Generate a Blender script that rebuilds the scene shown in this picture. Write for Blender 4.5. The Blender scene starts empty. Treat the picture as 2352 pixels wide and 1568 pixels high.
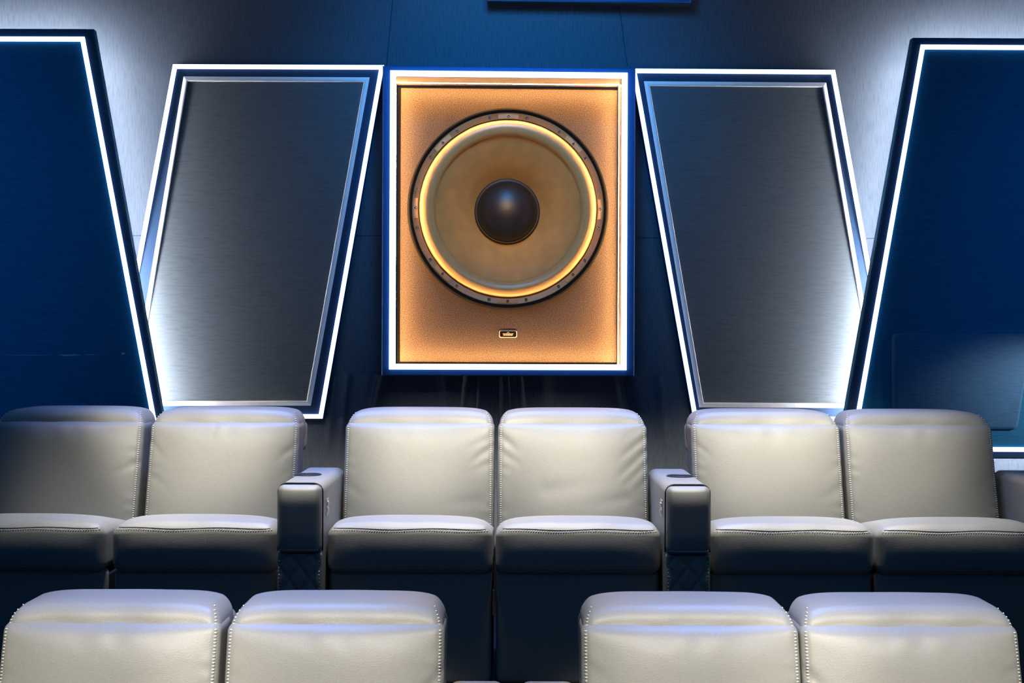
import bpy, bmesh, math, random
from mathutils import Vector, Matrix
from mathutils.bvhtree import BVHTree
random.seed(7)
C = bpy.context.scene.collection
PI = math.pi

# ------------------------------------------------------------------ frame of the photograph
F = 3300.0            # focal length in pixels of the 2352 x 1568 frame
H = 1.605             # eye height over the front row floor
ROLL = 0.004
YW, YAW = 6.8, 0.0323 # the back wall plane: distance and slope
ROW2 = 0.435          # height of the rear platform
YC2, YC1 = 5.06, 3.28 # cushion fronts of the two rows

def ray(px, py):
    a, b = (px-1176)/F, -(py-784)/F
    c, s = math.cos(ROLL), math.sin(ROLL)
    return a*c-b*s, a*s+b*c          # world x and z per metre of depth

A = math.atan(YAW)
CA, SA = math.cos(A), math.sin(A)
def wp(px, py, w=0.0):
    """pixel -> (u, z) on the plane w metres in front of the back wall"""
    rx, rz = ray(px, py)
    # point t*(rx,1); plane: (p-(0,YW)).n = w with n=(SA,-CA)
    t = (w - YW*CA) / (rx*SA - CA)
    x, y = rx*t, t
    u = x*CA + (y-YW)*SA
    return (u, H + rz*t)

# ------------------------------------------------------------------ materials
def nodes(name):
    m = bpy.data.materials.new(name); m.use_nodes = True
    nt = m.node_tree; b = nt.nodes['Principled BSDF']
    return m, nt, b

def plain(name, col, rough=.5, metal=0., spec=.5, var=.06, scale=40):
    m, nt, b = nodes(name)
    tc = nt.nodes.new('ShaderNodeTexCoord'); n = nt.nodes.new('ShaderNodeTexNoise')
    n.inputs['Scale'].default_value = scale; n.inputs['Detail'].default_value = 4
    nt.links.new(tc.outputs['Object'], n.inputs['Vector'])
    r = nt.nodes.new('ShaderNodeValToRGB')
    r.color_ramp.elements[0].position = .3; r.color_ramp.elements[1].position = .7
    r.color_ramp.elements[0].color = (*[c*(1-var) for c in col], 1)
    r.color_ramp.elements[1].color = (*[c*(1+var) for c in col], 1)
    nt.links.new(n.outputs['Fac'], r.inputs['Fac']); nt.links.new(r.outputs['Color'], b.inputs['Base Color'])
    b.inputs['Roughness'].default_value = rough; b.inputs['Metallic'].default_value = metal
    b.inputs['Specular IOR Level'].default_value = spec
    return m

def glow(name, col, strength):
    m, nt, b = nodes(name)
    b.inputs['Base Color'].default_value = (.8, .8, .8, 1)
    b.inputs['Emission Color'].default_value = (*col, 1)
    b.inputs['Emission Strength'].default_value = strength
    return m

def leather(name, col, rough=.50, bump=.22):
    m, nt, b = nodes(name)
    L = nt.links.new
    tc = nt.nodes.new('ShaderNodeTexCoord')
    mp = nt.nodes.new('ShaderNodeMapping'); mp.inputs['Scale'].default_value = (.62, 1, 1.25); mp.inputs['Rotation'].default_value = (0, .35, 0)
    L(tc.outputs['Object'], mp.inputs['Vector'])
    v = nt.nodes.new('ShaderNodeTexVoronoi'); v.inputs['Scale'].default_value = 330
    n = nt.nodes.new('ShaderNodeTexNoise'); n.inputs['Scale'].default_value = 260; n.inputs['Detail'].default_value = 4; n.inputs['Distortion'].default_value = .8
    big = nt.nodes.new('ShaderNodeTexNoise'); big.inputs['Scale'].default_value = 7; big.inputs['Detail'].default_value = 3
    for t in (v, n): L(mp.outputs['Vector'], t.inputs['Vector'])
    L(tc.outputs['Object'], big.inputs['Vector'])
    ad = nt.nodes.new('ShaderNodeMath'); ad.operation = 'MULTIPLY_ADD'; ad.inputs[1].default_value = .6
    L(v.outputs['Distance'], ad.inputs[0]); L(n.outputs['Fac'], ad.inputs[2])
    bp = nt.nodes.new('ShaderNodeBump'); bp.inputs['Strength'].default_value = bump; bp.inputs['Distance'].default_value = .0012
    L(ad.outputs[0], bp.inputs['Height'])
    b2 = nt.nodes.new('ShaderNodeBump'); b2.inputs['Strength'].default_value = .06; b2.inputs['Distance'].default_value = .03
    L(big.outputs['Fac'], b2.inputs['Height']); L(bp.outputs['Normal'], b2.inputs['Normal'])
    L(b2.outputs['Normal'], b.inputs['Normal'])
    r = nt.nodes.new('ShaderNodeValToRGB')
    r.color_ramp.elements[0].position = .3; r.color_ramp.elements[1].position = .7
    r.color_ramp.elements[0].color = (*[c*.93 for c in col], 1); r.color_ramp.elements[1].color = (*[c*1.05 for c in col], 1)
    L(n.outputs['Fac'], r.inputs['Fac']); L(r.outputs['Color'], b.inputs['Base Color'])
    b.inputs['Roughness'].default_value = rough; b.inputs['Specular IOR Level'].default_value = .55
    return m

def fabric(name, col, vertical, var=.35, rough=.75, bump=.25):
    """slubby woven cloth with long streaks along one direction"""
    m, nt, b = nodes(name); L = nt.links.new
    tc = nt.nodes.new('ShaderNodeTexCoord')
    mp = nt.nodes.new('ShaderNodeMapping')
    mp.inputs['Scale'].default_value = (190, 30, 15) if vertical else (17, 30, 230)
    L(tc.outputs['Object'], mp.inputs['Vector'])
    n = nt.nodes.new('ShaderNodeTexNoise'); n.inputs['Scale'].default_value = 1; n.inputs['Detail'].default_value = 3; n.inputs['Roughness'].default_value = .6
    L(mp.outputs['Vector'], n.inputs['Vector'])
    mp2 = nt.nodes.new('ShaderNodeMapping')
    mp2.inputs['Scale'].default_value = (420, 30, 420); L(tc.outputs['Object'], mp2.inputs['Vector'])
    n2 = nt.nodes.new('ShaderNodeTexNoise'); n2.inputs['Scale'].default_value = 1; n2.inputs['Detail'].default_value = 2
    L(mp2.outputs['Vector'], n2.inputs['Vector'])
    mx = nt.nodes.new('ShaderNodeMath'); mx.operation = 'MULTIPLY_ADD'; mx.inputs[1].default_value = .35
    L(n2.outputs['Fac'], mx.inputs[0]); L(n.outputs['Fac'], mx.inputs[2])
    r = nt.nodes.new('ShaderNodeValToRGB'); e = r.color_ramp.elements
    e[0].position = .42; e[1].position = .72
    e[0].color = (*[c*(1-var) for c in col], 1); e[1].color = (*[c*(1+var*.35) for c in col], 1)
    L(mx.outputs[0], r.inputs['Fac']); L(r.outputs['Color'], b.inputs['Base Color'])
    bp = nt.nodes.new('ShaderNodeBump'); bp.inputs['Strength'].default_value = bump; bp.inputs['Distance'].default_value = .002
    L(mx.outputs[0], bp.inputs['Height']); L(bp.outputs['Normal'], b.inputs['Normal'])
    b.inputs['Roughness'].default_value = rough; b.inputs['Specular IOR Level'].default_value = .25
    return m

def felt(name, col):
    m, nt, b = nodes(name); L = nt.links.new
    tc = nt.nodes.new('ShaderNodeTexCoord'); n = nt.nodes.new('ShaderNodeTexNoise')
    n.inputs['Scale'].default_value = 260; n.inputs['Detail'].default_value = 5; n.inputs['Roughness'].default_value = .75
    L(tc.outputs['Object'], n.inputs['Vector'])
    r = nt.nodes.new('ShaderNodeValToRGB'); e = r.color_ramp.elements
    e[0].position = .40; e[1].position = .62
    e[0].color = (*[c*.40 for c in col], 1); e[1].color = (*[c*1.5 for c in col], 1)
    L(n.outputs['Fac'], r.inputs['Fac']); L(r.outputs['Color'], b.inputs['Base Color'])
    bp = nt.nodes.new('ShaderNodeBump'); bp.inputs['Strength'].default_value = .3; bp.inputs['Distance'].default_value = .003
    L(n.outputs['Fac'], bp.inputs['Height']); L(bp.outputs['Normal'], b.inputs['Normal'])
    b.inputs['Roughness'].default_value = .9; b.inputs['Specular IOR Level'].default_value = .1
    return m

M = dict(
    leather=leather('grey_leather', (.238, .243, .230)),
    stitch=plain('stitch_thread', (.70, .72, .70), .5, 0, .4, .1, 300),
    piping=plain('dark_piping', (.012, .014, .02), .5),
    wall=fabric('wall_cloth', (.085, .10, .125), True, .28, .75, .12),
    seam=plain('dark_seam', (.03, .04, .06), .8),  # dark seam lines in the wall cloth
    navy=fabric('navy_cloth', (.006, .105, .20), False, .25, .8, .15),
    navyframe=plain('navy_wrapped_edge', (.018, .045, .10), .6, 0, .3),
    grey=fabric('grey_cloth', (.118, .130, .138), False, .20, .75, .12),
    silver=plain('silver_moulding', (.95, .87, .82), .35, 0, .5, .03),
    box=plain('blue_lacquered_surround', (.022, .10, .28), .6, 0, .25),
    led=glow('cool_white_led', (.45, .63, 1.0), 3.2),
    halo=glow('hidden_white_led', (.93, .95, 1.0), 98.0),
    amber=glow('amber_led', (1.0, .58, .24), 150.0),
    baffle=felt('flocked_baffle', (.115, .08, .058)),
    reveal=plain('timber_reveal', (.36, .29, .25), .55, 0, .3, .15, 12),
    gasket=plain('black_rubber', (.004, .003, .003), .7, 0, .12),
    bronze=plain('bronze_metal', (.48, .26, .09), .42, .15, .5, .05, 60),
    bronze2=plain('bronze_metal_pad', (.66, .38, .15), .40, .15, .5, .05, 60),
    surround=plain('glossy_rubber_surround', (.56, .33, .11), .33, 0, .6, .03),
    cone=plain('paper_cone', (.56, .275, .07), .6, 0, .3, .10, 14),
    cap=plain('black_dust_cap', (.016, .013, .012), .42, 0, .5),
    steel=plain('dark_screw_steel', (.16, .14, .12), .35, .8),
    gold=plain('gold_print', (.80, .62, .40), .4, .3),
    brass=plain('brass', (.70, .48, .22), .3, .9),
    chrome=plain('brushed_chrome', (.75, .72, .72), .25, .8),
    carpet=plain('dark_carpet', (.012, .017, .026), .95, 0, .1, .4, 300),
    scuff=plain('pale_scuff', (.42, .42, .42), .8),
    pad=fabric('padded_cloth', (.03, .10, .19), False, .3),
)

# ------------------------------------------------------------------ object helpers
def link(name, me, mat, parent=None, smooth=False):
    o = bpy.data.objects.new(name, me); C.objects.link(o)
    if mat is not None and not me.materials: me.materials.append(mat)
    if parent is not None: o.parent = parent
    if smooth:
        for p in me.polygons: p.use_smooth = True
    return o

def mesh(name, verts, faces, mat, parent=None, smooth=False):
    me = bpy.data.meshes.new(name); me.from_pydata([tuple(v) for v in verts], [], faces); me.validate()
    bm = bmesh.new(); bm.from_mesh(me); bmesh.ops.recalc_face_normals(bm, faces=bm.faces); bm.to_mesh(me); bm.free()
    return link(name, me, mat, parent, smooth)

def tag(o, label, cat, group=None):
    o['label'] = label; o['category'] = cat
    if group: o['group'] = group
    return o

def empty(name, loc, rz=0.):
    o = bpy.data.objects.new(name, None); C.objects.link(o)
    o.location = loc; o.rotation_euler = (0, 0, rz); o.empty_display_size = .1
    return o

class Acc:
    def __init__(s): s.v = []; s.f = []
    def add(s, v, f):
        b = len(s.v); s.v += [tuple(p) for p in v]; s.f += [tuple(i+b for i in q) for q in f]
    def build(s, name, mat, parent=None, smooth=False): return mesh(name, s.v, s.f, mat, parent, smooth)

def axis(h, r, n, k=4):
    i = h-r
    a = [-(i+r*math.tan(j/k*PI/4)) for j in range(k, 0, -1)]
    return a + [-i+2*i*j/n for j in range(n+1)] + [-x for x in reversed(a)]

def rbox(hx, hy, hz, r, nx=6, ny=3, nz=6, f=None, k=4):
    """rounded box on a surface lattice, then a free deformation f"""
    ax = [axis(h, r, n, k) for h, n in ((hx, nx), (hy, ny), (hz, nz))]
    N = [len(a)-1 for a in ax]; idx = {}; V = []
    def vid(i, j, l):
        key = (i, j, l)
        if key not in idx:
            p = [ax[0][i], ax[1][j], ax[2][l]]
            q = [max(-(h-r), min(h-r, c)) for c, h in zip(p, (hx, hy, hz))]
            d = Vector(p)-Vector(q)
            if d.length > 1e-9: d.normalize()
            v = Vector(q)+d*r
            idx[key] = len(V); V.append(Vector(f(v)) if f else v)
        return idx[key]
    Fc = []
    for a in range(3):
        b, c = (a+1) % 3, (a+2) % 3
        for side in (0, N[a]):
            for i in range(N[b]):
                for j in range(N[c]):
                    q = []
                    for di, dj in ((0, 0), (1, 0), (1, 1), (0, 1)):
                        t = [0, 0, 0]; t[a] = side; t[b] = i+di; t[c] = j+dj
                        q.append(vid(*t))
                    Fc.append(tuple(q) if side else tuple(reversed(q)))
    return V, Fc

def box(x0, x1, y0, y1, z0, z1):
    v = [(x, y, z) for x in (x0, x1) for y in (y0, y1) for z in (z0, z1)]
    return v, [(0, 1, 3, 2), (4, 6, 7, 5), (0, 4, 5, 1), (2, 3, 7, 6), (0, 2, 6, 4), (1, 5, 7, 3)]

def off_poly(P, d, closed=True):
    """offset a polyline in the xz plane to its left by d, mitred"""
    n = len(P); out = []
    for i in range(n):
        p = Vector(P[i])
        e = []
        if closed or i > 0: e.append((p-Vector(P[i-1])).normalized())
        if closed or i < n-1: e.append((Vector(P[(i+1) % n])-p).normalized())
        ns = [Vector((-t.y, t.x)) for t in e]
        m = ns[0] if len(ns) == 1 else (ns[0]+ns[1])/(1+ns[0].dot(ns[1]))
        out.append(p+m*d)
    return out

def sweep(P, prof, closed=True, caps=True):
    """mitred sweep of a closed profile [(offset, y)] along polyline P in xz"""
    rings = [[(q.x, y, q.y) for q in off_poly(P, d, closed)] for d, y in prof]
    n, m = len(P), len(prof); V = []; Fc = []
    for i in range(n):
        for j in range(m): V.append(rings[j][i])
    for i in range(n if closed else n-1):
        for j in range(m):
            a, b = i, (i+1) % n
            Fc.append((a*m+j, b*m+j, b*m+(j+1) % m, a*m+(j+1) % m))
    if not closed and caps: Fc += [tuple(range(m)), tuple((n-1)*m+j for j in range(m))]
    return V, Fc

def slab(P, y0, y1, bev=.004):
    """polygon in xz extruded from y0 (front, toward the room) to y1 with eased front edges"""
    n = len(P)
    q = off_poly(P, bev)
    if sum((P[i][0]*P[(i+1) % n][1]-P[(i+1) % n][0]*P[i][1]) for i in range(n)) < 0: q = off_poly(P, -bev)
    V = [(p.x, y0, p.y) for p in q]+[(p[0], y0+bev, p[1]) for p in P]+[(p[0], y1, p[1]) for p in P]
    Fc = [tuple(range(n)), tuple(range(2*n, 3*n))]
    for k in (0, 1):
        for i in range(n): Fc.append((k*n+i, k*n+(i+1) % n, (k+1)*n+(i+1) % n, (k+1)*n+i))
    return V, Fc

def lathe(prof, n=96, close=False):
    """profile [(r, y)] turned about the y axis"""
    V = []; Fc = []; m = len(prof)
    for i in range(n):
        a = 2*PI*i/n
        for r, y in prof: V.append((r*math.cos(a), y, r*math.sin(a)))
    for i in range(n):
        b = (i+1) % n
        for j in range(m if close else m-1):
            c = (j+1) % m
            Fc.append((i*m+j, b*m+j, b*m+c, i*m+c))
    return V, Fc

def tube(P, r, n=8, closed=False):
    P = [Vector(p) for p in P]; V = []; Fc = []; N = len(P)
    for i in range(N):
        t = (P[min(i+1, N-1)]-P[max(i-1, 0)]).normalized()
        a = t.cross(Vector((0, 0, 1)) if abs(t.z) < .9 else Vector((0, 1, 0))).normalized(); b = t.cross(a)
        for k in range(n):
            g = 2*PI*k/n; V.append(P[i]+a*math.cos(g)*r+b*math.sin(g)*r)
    for i in range(N-1):
        for k in range(n): Fc.append((i*n+k, i*n+(k+1) % n, (i+1)*n+(k+1) % n, (i+1)*n+k))
    Fc += [tuple(range(n)), tuple((N-1)*n+k for k in range(n))]
    return V, Fc

# ------------------------------------------------------------------ the setting
def struct(o): o['kind'] = 'structure'; return o

o = Acc(); o.add(*box(-4.2, 4.4, -1.0, 4.35, -.15, -.05)); struct(o.build('floor', M['carpet']))
o = Acc(); o.add(*box(-4.2, 4.4, 4.35, 7.3, -.15, ROW2-.05)); struct(o.build('floor_platform', M['carpet']))

# back wall with the opening for the subwoofer, folds of loose cloth under it
wroot_loc = Vector((0, YW, 0))
def wall_world(u, y, z):      # local wall coordinates -> world
    return Vector((u*CA-y*SA, YW+u*SA+y*CA, z))
BW = .16                      # how far the subwoofer surround stands off the wall
(bx0, bz1), (bx1, bz0) = wp(879, 151, BW), wp(1457, 864, BW)
hx0, hx1, hz0, hz1 = bx0+.03, bx1-.03, bz0+.03, bz1-.03
def fold(u, z):
    """loose gathers in the cloth under the surround"""
    d = 0.
    t = max(0., min(1., (bz0+.02-z)/.03))*max(0., 1-(bz0-z)/.42)
    for cu, w, h, k in FOLDS: d += h*math.exp(-((u-cu-k*(bz0-z))/w)**2)
    return -d*t*1.7
c0 = wp(1150, 900)[0]
FOLDS = [(c0+x, w, h, k) for x, w, h, k in (
    (-.575, .012, .022, -.22), (-.545, .02, -.012, -.2), (-.62, .03, .012, -.15), (-.27, .03, .008, .1), (-.16, .012, .014, -.12),
    (-.10, .01, .016, -.05), (-.04, .008, .012, .0), (.0, .012, .018, .03), (.035, .008, .014, .05), (.09, .012, .012, .09), (.2, .03, .008, .1), (.56, .012, .016, .2), (.62, .03, .01, .22), (-.72, .012, .010, -.1), (-.78, .01, .008, -.1), (.75, .014, .009, .12))]
acc = Acc()
U0, U1, Z1 = -4.0, 4.2, 3.7
def quad(u0, u1, z0, z1): acc.add([(u0, 0, z0), (u1, 0, z0), (u1, 0, z1), (u0, 0, z1)], [(0, 1, 2, 3)])
quad(U0, hx0, bz0, Z1); quad(hx1, U1, bz0, Z1); quad(hx0, hx1, hz1, Z1)
quad(U0, -1.2, 0, bz0); quad(1.2, U1, 0, bz0); quad(-1.2, 1.2, 0, bz0-.5)
quad(hx0, hx1, bz0, hz0)
nu, nz = 260, 24
V = []; Fc = []
for j in range(nz+1):
    for i in range(nu+1):
        u = -1.2+2.4*i/nu; z = bz0-.5+.5*j/nz
        V.append((u, fold(u, z)*max(0, 1-(abs(u)/1.2)**12), z))
for j in range(nz):
    for i in range(nu): a = j*(nu+1)+i; Fc.append((a, a+1, a+nu+2, a+nu+1))
acc.add(V, Fc)
wall = acc.build('wall_back', M['wall'], None, True); struct(wall)
wall.location = wroot_loc; wall.rotation_euler = (0, 0, A)
sm = Acc()
for (p, q) in (((905, -40), (888, 150)), ((1415, -40), (1441, 152)), ((818, 541), (879, 541)), ((1457, 545), (1512, 546)), ((300, 541), (330, 541)), ((1990, 547), (2030, 547))):
    a, b = wp(*p), wp(*q)
    sm.add(*tube([(a[0], 0, a[1]), (b[0], 0, b[1])], .0022, 6))
s = sm.build('seam', M['seam'], wall)

# ------------------------------------------------------------------ lit wall panels
def wroot(name, u, z=0.):
    return empty(name, wall_world(u, 0, z), A)

def led_strip(P, w, h, y, closed=True):
    """rounded light diffuser lying on the plane y, height h toward the room"""
    pr = [(-w/2, y), (-w/2, y-h*.6), (-w*.35, y-h*.92), (-w*.12, y-h), (w*.12, y-h), (w*.35, y-h*.92), (w/2, y-h*.6), (w/2, y)]
    return sweep(P, pr, closed)

def rel(P, u0): return [(p[0]-u0, p[1]) for p in P]

def big_panel(face, ledl, label, side):
    wf = .21
    P = [wp(x, y, wf) for x, y in face]; u0 = sum(p[0] for p in P)/len(P)
    P = rel(P, u0)
    r = wroot('wall_panel', u0); tag(r, label, 'wall panel', 'large navy light panels')
    a = Acc(); a.add(*slab(P, -wf, -wf+.055, .006)); a.build('board', M['navy'], r)
    # dark wrapped border outside the light line
    L = rel([wp(x, y, wf+.004) for x, y in ledl], u0)
    # back spacer frame toward the wall, set well in from the edge
    ccw = sum(P[i][0]*P[(i+1) % 4][1]-P[(i+1) % 4][0]*P[i][1] for i in range(4)) > 0
    sg = 1 if ccw else -1
    Pin = [tuple(p) for p in off_poly(P, sg*.11)]
    a = Acc(); a.add(*slab(Pin, -wf+.055, 0.0, .001)); a.build('back_frame', M['navyframe'], r)
    # border band
    a = Acc(); a.add(*sweep(P, [(sg*.004, -wf-.0005), (sg*.004, -wf-.003), (sg*.045, -wf-.003), (sg*.045, -wf-.0005)])); a.build('border', M['navyframe'], r)
    a = Acc(); a.add(*led_strip(L, .021, .010, -wf-.003)); a.build('light_strip', M['led'], r, False)
    # hidden strip on the back spacer, shining outward on to the wall
    Ph = [tuple(p) for p in off_poly(P, sg*.055)]
    a = Acc(); a.add(*sweep(Ph, [(0, -wf+.058), (0, -wf+.078), (sg*.012, -wf+.078), (sg*.012, -wf+.058)])); a.build('halo_strip', M['halo'], r)
    return r, u0, wf

bl, ul, wl = big_panel([(-430, 64), (214, 66), (390, 1052), (-430, 1052)], [(-395, 89), (190, 90), (366, 1030), (-395, 1030)],
               'big navy blue wall panel with white light line, cut by the left frame edge', -1)
br, ur, wr = big_panel([(2098, 86), (2790, 90), (2790, 1056), (1925, 1051)], [(2119, 108), (2752, 112), (2752, 1034), (1957, 1030)],
               'big navy blue wall panel with white light line, cut by the right frame edge', 1)
# scuffs on the left panel, padded board on the right one
a = Acc()
for x0, y0, x1, y1, h in ((0, 815, 120, 815, 1.2), (132, 815, 186, 815, 4), (186, 814, 232, 814, 1.2), (278, 812, 288, 812, 6)):
    p, q = wp(x0, y0, wl), wp(x1, y1, wl); hh = h/480/2
    n = 9; pts = [(p[0]+(q[0]-p[0])*i/n, p[1]+random.uniform(-.3, .3)*hh) for i in range(n+1)]
    V = [(u-ul, -wl-.0012, z+s_*hh*random.uniform(.6, 1.)*math.sin(PI*(i+.4)/(n+.8))) for s_ in (-1, 1) for i, (u, z) in enumerate(pts)]
    a.add(V, [(i, i+1, n+2+i, n+1+i) for i in range(n)])
sc = a.build('scuff', M['scuff'], bl); sc['label'] = 'pale scuff marks'
P = rel([wp(x, y, wr+.02) for x, y in ((2050, 765), (2375, 762), (2339, 987), (2050, 985))], ur)
def rounded(P, r, n=6):
    out = []
    for i in range(len(P)):
        p = Vector(P[i]); a = (Vector(P[i-1])-p).normalized(); b = (Vector(P[(i+1) % len(P)])-p).normalized()
        for k in range(n+1):
            t = k/n; out.append(tuple(p+a*r*(1-t)**2+b*r*t**2))
    return out
a = Acc(); a.add(*slab(rounded(P, .03), -wr-.02, -wr-.001, .012)); a.build('padded_board', M['pad'], br, True)
pc = br.children[-1]; pc['label'] = 'raised padded cloth board with rounded corner'

def mid_panel(outer, frame, label):
    wf = .05
    P = [wp(x, y, wf) for x, y in outer]; u0 = sum(p[0] for p in P)/4; P = rel(P, u0)
    r = wroot('framed_wall_panel', u0); tag(r, label, 'wall panel', 'grey light-framed panels')
    sg = 1 if sum(P[i][0]*P[(i+1) % 4][1]-P[(i+1) % 4][0]*P[i][1] for i in range(4)) > 0 else -1
    a = Acc(); a.add(*slab(P, -wf, 0, .002)); a.build('board', M['navyframe'], r)
    Lc = [tuple(p) for p in off_poly(P, sg*.0125)]
    a = Acc(); a.add(*led_strip(Lc, .020, .012, -wf-.001)); a.build('light_strip', M['led'], r)
    Q = rel([wp(x, y, wf) for x, y in frame], u0)
    a = Acc(); a.add(*sweep(Q, [(0, -wf), (0, -wf-.005), (sg*.015, -wf-.012), (sg*.020, -wf-.012), (sg*.023, -wf-.008), (sg*.023, -wf)]))
    a.build('moulding', M['silver'], r)
    I = [tuple(p) for p in off_poly(Q, sg*.0235)]
    a = Acc(); a.add(*slab(I, -wf-.004, -wf-.0005, .0015)); a.build('fabric_inset', M['grey'], r)
    return r
mid_panel([(397, 147), (884, 149), (742, 962), (247, 962)], [(422, 176), (849, 178), (714, 931), (297, 932)],
          'light-framed grey cloth panel between the left navy panel and the subwoofer')
mid_panel([(1449, 157), (1918, 160), (2064, 968), (1592, 966)], [(1479, 187), (1897, 190), (2026, 937), (1606, 935)],
          'light-framed grey cloth panel between the subwoofer and the right navy panel')

# edge of a dark blue soffit board at the top of the picture
p0, p1 = wp(1120, 0, .10), wp(1587, 7, .10)
r = wroot('soffit_board', (p0[0]+p1[0])/2); tag(r, 'dark blue board edge at the top above the subwoofer', 'board')
u0 = (p0[0]+p1[0])/2
P = [(p0[0]-u0, p0[1]), (p1[0]-u0, p1[1]), (p1[0]-u0+.05, p1[1]+.30), (p0[0]-u0, p1[1]+.30)]
a = Acc(); a.add(*slab(P, -.10, -.03, .004)); a.build('face_board', M['box'], r)
a = Acc(); a.add(*sweep(P[:2], [(0, -.098), (0, -.032), (-.003, -.032), (-.003, -.098)], False)); a.build('dark_edge_strip', M['piping'], r)  # thin dark strip along the lower board edge

# ------------------------------------------------------------------ subwoofer in its lit surround
def rect(x0, y0, x1, y1, w, u0):
    a, b = wp(x0, y0, w), wp(x1, y0, w); c, d = wp(x1, y1, w), wp(x0, y1, w)
    l, r_, t, o_ = (a[0]+d[0])/2, (b[0]+c[0])/2, (a[1]+b[1])/2, (c[1]+d[1])/2
    return rel([(l, o_), (r_, o_), (r_, t), (l, t)], u0)          # counter-clockwise
ub = (bx0+bx1)/2
sur = wroot('light_surround', ub); tag(sur, 'blue box surround with white light frame around the subwoofer', 'surround')
out = [(bx0-ub, bz0), (bx1-ub, bz0), (bx1-ub, bz1), (bx0-ub, bz1)]
inn = rect(905, 176, 1430, 838, BW, ub)
def ring(A_, B_, y0, y1, bev=.004):
    """flat frame between two quads, from y0 (front) to y1"""
    n = 4; Ao = [tuple(p) for p in off_poly(A_, bev)]
    L = [[(x, y0+bev, z) for x, z in A_], [(x, y0, z) for x, z in Ao], [(x, y0, z) for x, z in B_], [(x, y1, z) for x, z in B_], [(x, y1, z) for x, z in A_]]
    V = [p for l in L for p in l]; Fc = []
    for k in range(5):
        for i in range(n): Fc.append((k*n+i, k*n+(i+1) % n, ((k+1) % 5)*n+(i+1) % n, ((k+1) % 5)*n+i))
    return V, Fc
a = Acc(); a.add(*ring(out, inn, -BW, -BW+.03)); a.build('front_frame', M['box'], sur)
a = Acc(); a.add(*sweep(out, [(.0, -BW+.03), (.0, 0), (.02, 0), (.02, -BW+.03)])); a.build('side_frame', M['box'], sur)
ledc = rect(901.5, 171.5, 1433.5, 842.5, BW, ub)
a = Acc(); a.add(*led_strip(ledc, .026, .014, -BW-.001)); a.build('light_strip', M['led'], sur)
BD = .25                                   # depth of the recess behind the front frame
rev = off_poly(inn, -.003); rev = [tuple(p) for p in rev]
a = Acc(); a.add(*sweep(rev, [(0, -BW+.03), (0, -BW+BD+.02), (-.012, -BW+BD+.02), (-.012, -BW+.03)])); a.build('reveal', M['reveal'], sur)
a = Acc(); a.add(*sweep(rev, [(.0003, -BW+BD-.055), (.0006, -BW+BD-.055), (.0006, -BW+BD-.041), (.0003, -BW+BD-.041)])); a.build('amber_strip', M['amber'], sur)

wb = BW-BD
cu, cz = wp(1167, 479, wb+.03)
sub = empty('subwoofer', wall_world(cu, -wb, 0), A); tag(sub, 'huge amber-lit subwoofer with black dust cap in the centre of the wall', 'subwoofer')
bq = rect(919.5, 204, 1417.5, 831.5, wb, cu)
rq = rel([(p[0]+ub, p[1]) for p in rev], cu)
k = (YW-wb)/F
def holed(Q, cz_, rad, y0, y1, n=96):
    xs = [p[0] for p in Q]; zs = [p[1] for p in Q]; x0, x1, z0, z1 = min(xs), max(xs), min(zs), max(zs)
    ang = sorted([2*PI*i/n for i in range(n)]+[math.atan2(z-cz_, x) % (2*PI) for x in (x0, x1) for z in (z0, z1)])
    V = []
    for g in ang:
        c_, s_ = math.cos(g), math.sin(g)
        t = min([((x1 if c_ > 0 else x0)/c_) if abs(c_) > 1e-6 else 9, (((z1 if s_ > 0 else z0)-cz_)/s_) if abs(s_) > 1e-6 else 9])
        o1 = (t*c_, cz_+t*s_); o2 = (o1[0]*(1-.004), cz_+(o1[1]-cz_)*(1-.004)); i1 = (rad*c_, cz_+rad*s_)
        V += [(o1[0], y1, o1[1]), (o1[0], y0+.004, o1[1]), (o2[0], y0, o2[1]), (i1[0], y0, i1[1]), (i1[0], y1, i1[1])]
    m = len(ang); Fc = [(i*5+j, ((i+1) % m)*5+j, ((i+1) % m)*5+(j+1) % 5, i*5+(j+1) % 5) for i in range(m) for j in range(5)]
    return V, Fc
a = Acc(); a.add(*holed(bq, cz, 224*k, 0, .03)); a.build('baffle', M['baffle'], sub)
a = Acc(); a.add(*sweep(rq, [(.005, .012), (.035, .012), (.035, .029), (.005, .029)])); a.build('gap_strip', M['gasket'], sub)  # black strip in the baffle gap; its colour stands in for shade
V, Fc = box(min(p[0] for p in bq), max(p[0] for p in bq), .0305, .33, min(p[1] for p in bq), max(p[1] for p in bq))
mesh('cabinet', V, [f for f in Fc if f != (0, 4, 5, 1)], M['gasket'], sub)
drv = empty('driver', (0, 0, cz)); drv.parent = sub
def L(name, prof, mat, n=128, parent=drv, close=False):
    V, Fc = lathe([(r*k, y) for r, y in prof], n, close); return mesh(name, V, Fc, mat, parent, True)
L('gasket', [(230.5, .0), (230.5, -.020), (229.5, -.030), (226, -.035), (222, -.034), (219.8, -.028), (219.8, 0)], M['gasket'])
L('basket_ring', [(219.7, -.018), (219.7, -.0255), (219, -.0275), (218, -.0275), (217, -.026), (206, -.026), (205, -.025), (205, .0)], M['bronze'])
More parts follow.
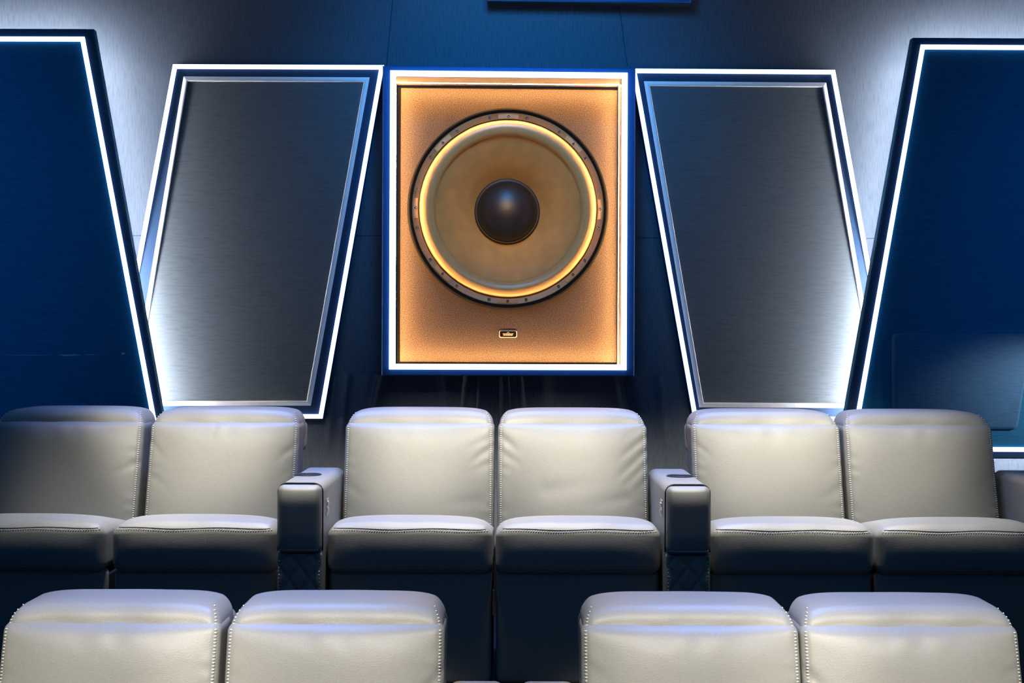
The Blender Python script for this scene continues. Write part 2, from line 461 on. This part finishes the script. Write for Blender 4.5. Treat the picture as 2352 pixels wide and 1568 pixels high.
# raised pads and screws round the ring
for q in range(8):
    c = PI/2+q*PI/4; n = 8; V = []
    for i in range(n+1):
        t = c+math.radians(-6.3+12.6*i/n)
        for rr, y in ((206.4, -.0255), (206.6, -.0290), (216.6, -.0290), (216.8, -.0255)): V.append((rr*k*math.cos(t), y, rr*k*math.sin(t)))
    Fc = [(i*4+j, i*4+j+1, i*4+4+j+1, i*4+4+j) for i in range(n) for j in range(3)]+[(0, 1, 2, 3), (n*4, n*4+1, n*4+2, n*4+3)]
    mesh('mounting_pad', V, Fc, M['bronze2'], drv)
sv, sf = lathe([(.0001, -.002), (.0028, -.002), (.0034, -.0042), (.0060, -.0052), (.0074, -.0040), (.0078, 0)], 14)
sme = None
for q in range(8):
    for dd in (-11.6, 0, 11.6):
        t = PI/2+q*PI/4+math.radians(dd)
        if sme is None:
            so = mesh('screw', sv, sf, M['steel'], drv, True); sme = so.data
        else:
            so = link('screw', sme, None, drv)
        so.location = (211.5*k*math.cos(t), -.026 if dd else -.029, 211.5*k*math.sin(t))
pr = [(205.5, -.012), (204, -.014)]
for i in range(15):
    g = PI*i/14; pr.append((185+18.5*math.cos(g), -.014-.040*math.sin(g)))
pr += [(166, -.012), (165.5, -.010)]
L('surround', pr, M['surround'])
L('surround_bead', [(168.5, -.010), (168, -.0155), (166.8, -.017), (165.5, -.0155), (165, -.008)], M['cone'])
cp = [(165.5, -.012)]
for i in range(1, 13):
    t = i/12; cp.append((165.5-91.5*t, -.012+.150*t-.03*math.sin(PI*t)*.6))
L('cone', cp, M['cone'])
pr = [(76.5, .135), (76.5, .122), (75, .117), (72.5, .116), (71, .119)]
for i in range(1, 15):
    g = PI/2*i/14; pr.append((max(71*math.cos(g), .05), .119-.095*math.sin(g)))
L('dust_cap', pr, M['cap'])
# badge under the driver
u_, z_ = wp(1167, 767, wb+.002)
bad = empty('badge', (u_-cu, 0, z_)); bad.parent = sub
kk = 1/472
def rr_poly(hw, hh, r): return rounded([(-hw, -hh), (hw, -hh), (hw, hh), (-hw, hh)], r)
a = Acc(); a.add(*slab(rr_poly(20.5*kk, 8.3*kk, 5*kk), -.003, 0, .001)); a.build('badge_rim', M['gold'], bad)
a = Acc(); a.add(*slab(rr_poly(18.6*kk, 6.7*kk, 4*kk), -.0036, -.0028, .0003)); a.build('badge_plate', M['gasket'], bad)
a = Acc()
def fl(pts): a.add([(x*kk, -.0042, z*kk) for x, z in pts], [tuple(range(len(pts)))])
fl([(-3.6, 2.0), (-1.4, 4.4), (0, 5.2), (1.4, 4.4), (3.6, 2.0), (2.2, 2.0), (0, 3.6), (-2.2, 2.0)])
fl([(-12.5, 1.4), (12.5, 1.4), (11.3, -.5), (-11.3, -.5)])
x = -10.6
for i, w_ in enumerate((2.2, 2.0, 2.0, 2.2, 2.0, 2.2, 2.2)):
    fl([(x, -1.0), (x+w_, -1.0), (x+w_, -3.6), (x, -3.6)]); x += 3.05
a.build('emblem', M['gold'], bad)

# ------------------------------------------------------------------ recliner seats
def gauss_line(x, z, c):
    x0, z0, x1, z1, dep, wid = c
    dx, dz = x1-x0, z1-z0; l2 = dx*dx+dz*dz
    t = ((x-x0)*dx+(z-z0)*dz)/l2
    tc = max(0, min(1, t)); d2 = (x-x0-tc*dx)**2+(z-z0-tc*dz)**2
    return dep*(1-.85*tc)*math.exp(-d2/(wid*wid))

HX = .2905
SH = .30
def back_f(creases):
    def f(v):
        x, y, z = v.x, v.y, v.z
        zz = z+.6265
        if y < 0:
            e = max(0, 1-(abs(x)/HX)**2.7)*max(0, 1-(abs(z)/.2265)**7)
            y -= .030*e*min(1, -y/.05)
            for c in creases:
                y += gauss_line(x, zz, c)*min(1, -y/.05)
            # fine gathering along the stitched side edges and under the top seam
            ed = math.exp(-((HX-.022-abs(x))/.02)**2)
            y += .0011*ed*math.sin(zz*95+2*math.sin(zz*31+x*9))*min(1, -y/.05)
            y += .0016*math.exp(-((.2265-.03-z)/.025)**2)*math.sin(x*38+math.sin(x*17)*2)*min(1, -y/.05)
        return (x, y+.53+SH*(zz-.53), zz)
    return f

def head_f(v):
    x, y, z = v.x, v.y, v.z
    a_ = abs(x)/HX
    if z > 0: z += .014*(1-a_**4)*min(1, z/.03)-.012*a_**10
    if y < -.05: z -= .009*min(1, (-y-.05)/.06)*(1 if z > 0 else 0)     # leans down to the front
    zz = z+.834
    tz = max(0., min(1., (z+.03)/.085))
    x -= math.copysign(.014*tz**1.6*a_**5, x)
    y += .0018*math.sin(x*33+1)*(1 if z > 0 else 0)
    return (x, y+.666+SH*(zz-.853), zz)

def cushion_f(v):
    x, y, z = v.x, v.y, v.z
    a_ = abs(x)/.292
    if z > 0:
        t = (y+.292)/.15
        pf = math.sin(min(1, max(0, t))*PI/2) if t < 1 else 1-.9*((y+.142)/.434)**1.3
        z += (.022*pf*(1-.95*a_**3)+.004)*(z/.085)
        z -= (.014*max(0, (a_-.72)/.28)**2+(.062*((y+.19)/.48)**1.2 if y > -.19 else 0))*max(0, z/.085)
    if y < -.2:
        y -= .016*(1-a_**4)*max(0, 1-(z/.085)**2)*min(1, (-y-.2)/.06)
        z += .0022*math.sin(x*21+.7)*math.sin(x*9)*(1 if z > 0 else 0)
    return (x, y+.292, z+.435)

def stitches(bvh, pts, parent, name='stitching', lenv=.0092, thick=.0034, slant=.25, direc=None):
    """a run of raised stitches laid on a surface along pts (ray cast from the front or the top)"""
    a_ = Acc()
    for (o_, d_, along) in pts:
        hit, nrm, _, _ = bvh.ray_cast(Vector(o_), Vector(d_), 2.)
        if hit is None: continue
        if nrm.dot(Vector(d_)) > 0: nrm = -nrm
        al = Vector(along); al = (al-nrm*al.dot(nrm)).normalized()
        ac = nrm.cross(al); ld = (ac+al*slant).normalized(); sd = nrm.cross(ld)
        V = []
        for u_, ru in ((-1, .15), (-.62, .8), (0, 1), (.62, .8), (1, .15)):
            for g in range(6):
                q = PI*2*g/6
                V.append(hit+ld*(u_*lenv/2)+sd*(math.cos(q)*thick*ru*.62)+nrm*(.0006+math.sin(q)*thick*ru*.75))
        Fc = [(i*6+g, i*6+(g+1) % 6, i*6+6+(g+1) % 6, i*6+6+g) for i in range(4) for g in range(6)]
        Fc += [tuple(range(6)), tuple(24+g for g in range(6))]
        a_.add(V, Fc)
    return a_.build(name, M['stitch'], parent, True)

def bvh_of(V, Fc): return BVHTree.FromPolygons([Vector(v) for v in V], Fc)

def seat(name, x, y, z, label, group, creases, lean=0.):
    r = empty(name, (x, y, z)); tag(r, label, 'recliner seat', group)
    # base and footrest
    a_ = Acc(); a_.add(*rbox(.290, .30, .195, .01, 1, 1, 1, lambda v: (v.x, v.y+.37, v.z+.145))); a_.build('seat_base', M['piping'], r)
    V, Fc = rbox(.289, .03, .2025, .022, 10, 2, 8, lambda v: (v.x, v.y+.060-.008*(1-(abs(v.x)/.289)**4)*(1 if v.y < 0 else 0), v.z+.1575)); f_ = mesh('footrest', V, Fc, M['leather'], r, True)
    # cushion
    V, Fc = rbox(.292, .292, .085, .034, 26, 20, 5, cushion_f, 5); cu_ = mesh('seat_cushion', V, Fc, M['leather'], r, True)
    b = bvh_of(V, Fc)
    zs = .435+.070
    n = 62
    stitches(b, [((-.272+.544*i/n, -.4, zs-.004+.002*math.sin(i*.21)), (0, 1, 0), (1, 0, 0)) for i in range(n+1)], cu_, slant=1.1, lenv=.0075, thick=.0024)
    n = 40; P = []
    for i in range(n+1):
        xx = -.281+.562*i/n
        h = b.ray_cast(Vector((xx, -.4, zs+.0035+.002*math.sin(i*.3))), Vector((0, 1, 0)), 2.)[0]
        if h is not None: P.append(h+Vector((0, -.0003, 0)))
    a_ = Acc(); a_.add(*tube(P, .0022, 6)); a_.build('piping', M['leather'], cu_, True)
    P = []
    for i in range(n+1):
        xx = -.286+.572*i/n
        h = b.ray_cast(Vector((xx, -.4, .372+.0015*math.sin(i*.25))), Vector((0, 1, 0)), 2.)[0]
        if h is not None: P.append(h)
    a_ = Acc(); a_.add(*tube(P, .0018, 6)); a_.build('welt', M['leather'], cu_, True)
    # backrest
    V, Fc = rbox(HX, .085, .2265, .026, 64, 3, 48, back_f(creases), 4); bk = mesh('backrest', V, Fc, M['leather'], r, True)
    b = bvh_of(V, Fc)
    for s_ in (-1, 1):
        stitches(b, [((s_*(HX-.0125), 0, .475+.0082*i), (0, 1, 0), (0, 0, 1)) for i in range(45)], bk, slant=.15*s_)
    # headrest roll
    V, Fc = rbox(HX-.002, .112, .056, .031, 30, 8, 4, head_f, 5); hd = mesh('headrest', V, Fc, M['leather'], r, True)
    b = bvh_of(V, Fc)
    for s_ in (-1, 1):
        stitches(b, [((s_*(HX-.0165-.0006*i*i), 0, .848+.0075*i), (0, 1, 0), (0, 0, 1)) for i in range(6)], hd, slant=.15*s_)
    V, Fc = rbox(HX-.003, .040, .066, .034, 4, 2, 3, lambda v: (v.x, v.y+.775+.12*(v.z), v.z+.786)); mesh('headrest_flap', V, Fc, M['leather'], r, True)
    V, Fc = rbox(.275, .05, .30, .03, 4, 2, 6, lambda v: (v.x, v.y+.66+SH*(v.z-.05), v.z+.50)); mesh('back_shell', V, Fc, M['leather'], r, True)
    return r

Z2 = ROW2
g2, g1 = 'rear row recliner seats', 'front row recliner seats'
def cr(*l): return list(l)
seat('recliner_seat', -1.725, YC2, Z2, 'grey leather recliner seat at the left end of the rear row, fading into shadow', g2,
     cr((.29, .70, .20, .66, .004, .012)))
seat('recliner_seat', -1.118, YC2, Z2, 'grey leather rear row seat just left of the left armrest, under the left grey panel', g2,
     cr((.285, .77, .215, .71, .006, .012), (-.285, .78, -.23, .72, .006, .012), (-.03, .845, -.04, .79, .003, .012), (.285, .68, .22, .64, .003, .010), (-.28, .66, -.2, .60, .003, .014)))
seat('recliner_seat', -.358, YC2, Z2, 'smooth grey leather rear row seat below the subwoofer, left one of the middle pair', g2,
     cr((.285, .765, .205, .705, .007, .010), (.285, .80, .19, .76, .004, .012), (.28, .70, .20, .67, .003, .010), (-.285, .62, -.2, .57, .003, .014), (.25, .56, .1, .55, .003, .02)))
seat('recliner_seat', .237, YC2, Z2, 'grey leather seat with creased right side below the subwoofer, right of the middle pair', g2,
     cr((.288, .80, .19, .73, .010, .011), (.288, .75, .18, .655, .010, .012), (.288, .70, .20, .62, .007, .010), (.288, .645, .235, .59, .006, .010), (.28, .84, .20, .80, .004, .012),
        (-.285, .805, -.22, .755, .009, .013), (-.285, .75, -.2, .69, .004, .012), (-.1, .6, .1, .63, .003, .03), (.2, .57, .08, .55, .004, .02)))
seat('recliner_seat', .990, YC2, Z2, 'grey leather rear row seat just right of the right armrest, under the right grey panel', g2,
     cr((-.285, .78, -.22, .73, .004, .012), (.285, .62, .2, .57, .005, .016), (.285, .70, .22, .66, .003, .012)))
seat('recliner_seat', 1.584, YC2, Z2, 'grey leather recliner seat in the rear row, in front of the right navy panel', g2,
     cr((-.285, .84, -.2, .80, .004, .012), (.28, .66, .2, .62, .003, .014)))
seat('recliner_seat', -1.063, YC1, 0, 'grey leather recliner seat of the front row at the bottom left corner', g1, cr((.285, .66, .2, .62, .003, .012)))
seat('recliner_seat', -.466, YC1, 0, 'grey leather recliner seat of the front row, left beside the centre gap', g1, cr((.285, .735, .215, .665, .007, .010), (-.285, .70, -.22, .66, .003, .012)))
seat('recliner_seat', .477, YC1, 0, 'grey leather recliner seat of the front row, right beside the centre gap', g1, cr((-.285, .76, -.22, .72, .003, .012), (.285, .70, .2, .66, .003, .012)))
seat('recliner_seat', 1.062, YC1, 0, 'grey leather recliner seat of the front row at the bottom right corner', g1, cr((-.285, .74, -.21, .66, .005, .012), (.285, .76, .22, .72, .003, .012)))
# brass hinge glinting in the slit of the middle pair
a = Acc(); a.add(*rbox(.0025, .012, .045, .002, 1, 1, 2, lambda v: (v.x, v.y, v.z)))
mid = [o for o in bpy.data.objects if o.get('label', '').startswith('smooth grey leather rear')][0]
hb = a.build('hinge_plate', M['brass'], mid); hb.location = (.2955, .035, .245); hb['label'] = 'brass hinge plate'

# ------------------------------------------------------------------ armrest consoles
AW = .0785
def armrest(x, y, z, label, group, switch=0, cup=0.):
    r = empty('armrest_console', (x, y, z)); tag(r, label, 'armrest', group)
    top, dep = .674, .66
    V, Fc = rbox(AW, dep/2, (top+.05)/2, .030, 4, 14, 12, lambda v: (v.x, v.y+dep/2+.018, v.z+(top-.05)/2)); mesh('armrest_body', V, Fc, M['leather'], r, True)
    # upper padded front
    def fp(v):
        x_, y_, z_ = v
        if y_ < 0: y_ -= .016*(1-(abs(x_)/AW)**3)*(1-(abs(z_)/.122)**6)
        if y_ < 0 and z_ > .05: y_ += .018*((z_-.05)/.072)**2
        return (x_, y_+.012, z_+.554)
    V, Fc = rbox(AW-.002, .026, .118, .022, 12, 2, 18, fp, 5); up = mesh('front_pad', V, Fc, M['leather'], r, True)
    b = bvh_of(V, Fc)
    n = 15
    stitches(b, [((-.064+.128*i/n, -.2, .449), (0, 1, 0), (1, 0, 0)) for i in range(n+1)], up, slant=1.2, lenv=.010, thick=.0026)
    # dark piping over the front edge
    P = []
    w, rr = AW-.001, .030
    for i in range(9): P.append((-w, .024, .44+(top-rr-.44)*i/8))
    for i in range(1, 8):
        g = PI-PI/2*i/8; P.append((-w+rr+rr*math.cos(g), .024, top-rr+rr*math.sin(g)))
    for i in range(9): P.append((-w+rr+(2*w-2*rr)*i/8, .024, top+.0005))
    for i in range(1, 8):
        g = PI/2-PI/2*i/8; P.append((w-rr+rr*math.cos(g), .024, top-rr+rr*math.sin(g)))
    for i in range(9): P.append((w, .024, top-rr-(top-rr-.44)*i/8))
    a_ = Acc(); a_.add(*tube(P, .0028, 8)); a_.build('piping', M['piping'], r, True)
    # quilted lower front
    def fq(v):
        x_, y_, z_ = v
        zz = z_+.195
        if y_ < 0:
            s1 = ((x_/.072)+(zz/.098)) % 1.0; s2 = ((x_/.072)-(zz/.098)) % 1.0
            d = min(min(s1, 1-s1), min(s2, 1-s2))
            y_ -= .012*min(1, d/.28)**.6*min(1, (AW-.004-abs(x_))/.015+.1)
        return (x_, y_+.022, zz)
    V, Fc = rbox(AW-.0015,   .018, .239, .008, 36, 1, 108, fq, 2); q = mesh('quilted_panel', V, Fc, M['leather'], r, True)
    q['label'] = 'diamond-quilted lower front panel'
    b = bvh_of(V, Fc)
    for s_ in (-1, 1): stitches(b, [((s_*(AW-.010), -.2, .06+.012*i), (0, 1, 0), (0, 0, 1)) for i in range(30)], q, lenv=.006, thick=.0022)
    # cup holder
    ch = empty('cup_holder', (cup, .335, top+.0005)); ch.parent = r
    def LZ(name, prof, mat):
        V, Fc = lathe(prof, 40); return mesh(name, [(v[0], v[2], v[1]) for v in V], Fc, mat, ch, True)
    LZ('cup_rim', [(.050, -.001), (.0505, .0025), (.048, .0040), (.045, .0025), (.044, .0008)], M['piping'])
    LZ('cup_disc', [(.045, .0012), (.03, .0006), (.0005, .0006)], M['gasket'])  # flat black disc, colour standing in for the shaded hole
    if switch:
        sx = switch*(AW+.0005)
        sp = Acc(); sp.add(*rbox(.0022, .028, .030, .002, 1, 4, 4, lambda v: (v.x, v.y, v.z)))
        so = sp.build('switch_plate', M['chrome'], r, True); so.location = (sx, .138, .58)
        for dz, dy in ((.012, 0), (-.012, 0)):
            V, Fc = rbox(.0025, .017, .008, .0022, 1, 3, 2, lambda v: (v.x, v.y, v.z)); bo = mesh('button', V, Fc, M['chrome'], so, True); bo.location = (switch*.003, dy, dz)
    return r
ga, gf = 'rear row armrests', 'front row armrests'
YA2, YA1 = YC2-.085, YC1+.008
armrest(-.734, YA2, Z2, 'grey leather armrest with quilted front left of the middle pair of rear seats', ga, 1, -.018)
armrest(.6135, YA2, Z2, 'grey leather armrest with quilted front right of the middle pair of rear seats', ga, -1, .010)
armrest(1.965, YA2, Z2, 'grey leather armrest at the far right end of the rear row', ga, -1)
armrest(-.093, YA1, 0, 'front row armrest whose top peeps in at the bottom edge, left of the centre gap', gf)
armrest(.102, YA1, 0, 'front row armrest whose top peeps in at the bottom edge, right of the centre gap', gf)

# ------------------------------------------------------------------ light
W = bpy.data.worlds.new('dim_blue_room'); bpy.context.scene.world = W; W.use_nodes = True
bg = W.node_tree.nodes['Background']; bg.inputs['Color'].default_value = (.005, .26, .80, 1); bg.inputs['Strength'].default_value = .068

def spot(name, loc, target, power, col, ang=60, blend=.8, size=.08):
    d = bpy.data.lights.new(name, 'SPOT'); d.energy = power; d.color = col; d.spot_size = math.radians(ang); d.spot_blend = blend; d.shadow_soft_size = size
    o_ = bpy.data.objects.new(name, d); C.objects.link(o_); o_.location = loc
    o_.rotation_euler = (Vector(target)-Vector(loc)).to_track_quat('-Z', 'Y').to_euler()
    return o_
WARM = (1.0, .905, .755)
# rear row: front keys on the backrests, overheads on the cushions, added cool spots tinting the headrests
for x, p in ((-1.2, 560), (-.36, 640), (.24, 640), (.95, 620), (1.42, 330)):
    spot('key_light', (x*.93, 2.9, 3.4), (x, YC2+.54, 1.42), p*1.38, WARM, 18, 1., .06)
for x, p in ((-1.55, 170), (-1.1, 290), (-.36, 310), (.24, 310), (.99, 310), (1.5, 240)):
    spot('downlight', (x, YC2+.05, 3.35), (x, YC2+.18, .97), p*1.65, WARM, 25, 1., .16)
for x in (-1.1, -.06, .99):
    spot('back_light', (x, YC2+1.25, 3.4), (x, YC2+.62, 1.3), 320, (.14, .30, 1.0), 50, 1., .1)
for x in (-.734, .6135):  # extra spots added to brighten the armrest front tops
    spot('downlight', (x, YC2-.12, 3.35), (x, YC2-.06, 1.12), 320, WARM, 10, 1., .10)
fd = bpy.data.lights.new('ceiling_fill', 'AREA'); fd.energy = 9; fd.color = (.18, .50, 1.0); fd.size = 3.0  # added cool fill lifting the dark seat fronts
fo = bpy.data.objects.new('ceiling_fill', fd); C.objects.link(fo); fo.location = (0, 2.6, 4.2); fo.rotation_euler = (math.radians(35), 0, 0)
# front row
for x, p in ((-1.1, 480), (-.47, 500), (.48, 500), (1.08, 500)):
    spot('key_light', (x*.95, 1.4, 3.1), (x, YC1+.53, .76), p*1.5, WARM, 19, 1., .06)
for x in (-.8, .8):
    spot('back_light', (x, YC1+1.25, 3.3), (x, YC1+.64, .9), 380, (.14, .30, 1.0), 40, 1., .1)  # same added cool tint for the front headrests
BLUE = (.03, .36, 1.0)
spot('added_amber_spot', (0, 3.0, 3.5), wall_world(cu, -wb, cz), 560, (1.0, .60, .24), 10, 1., .25)  # added warm spot brightening the driver cone
spot('added_side_spot', (3.05, 6.2, 1.55), (2.52, 6.60, 1.38), 48, (1.0, .90, .86), 46, 1., .05)  # added spot brightening the padded board, not a fitting of the room
spot('blue_wash', (0, 5.2, 3.7), (0, YW, 2.9), 170, BLUE, 75, 1., .3)
spot('blue_wash', (-2.9, 3.6, 3.3), (-3.0, YW, 1.9), 150, BLUE, 62, 1., .3)
spot('blue_wash', (2.9, 3.6, 3.3), (3.1, YW, 1.9), 150, BLUE, 62, 1., .3)

# ------------------------------------------------------------------ camera
cd = bpy.data.cameras.new('camera'); cd.sensor_width = 36; cd.sensor_fit = 'HORIZONTAL'; cd.lens = F*36/2352
co = bpy.data.objects.new('camera', cd); C.objects.link(co)
co.location = (0, 0, H); co.rotation_euler = (PI/2, -ROLL, 0); cd.clip_start = .05
sc_ = bpy.context.scene
sc_.camera = co
sc_.view_settings.view_transform = 'Standard'; sc_.view_settings.look = 'None'
sc_.cycles.use_denoising = True
sc_.cycles.max_bounces = 6
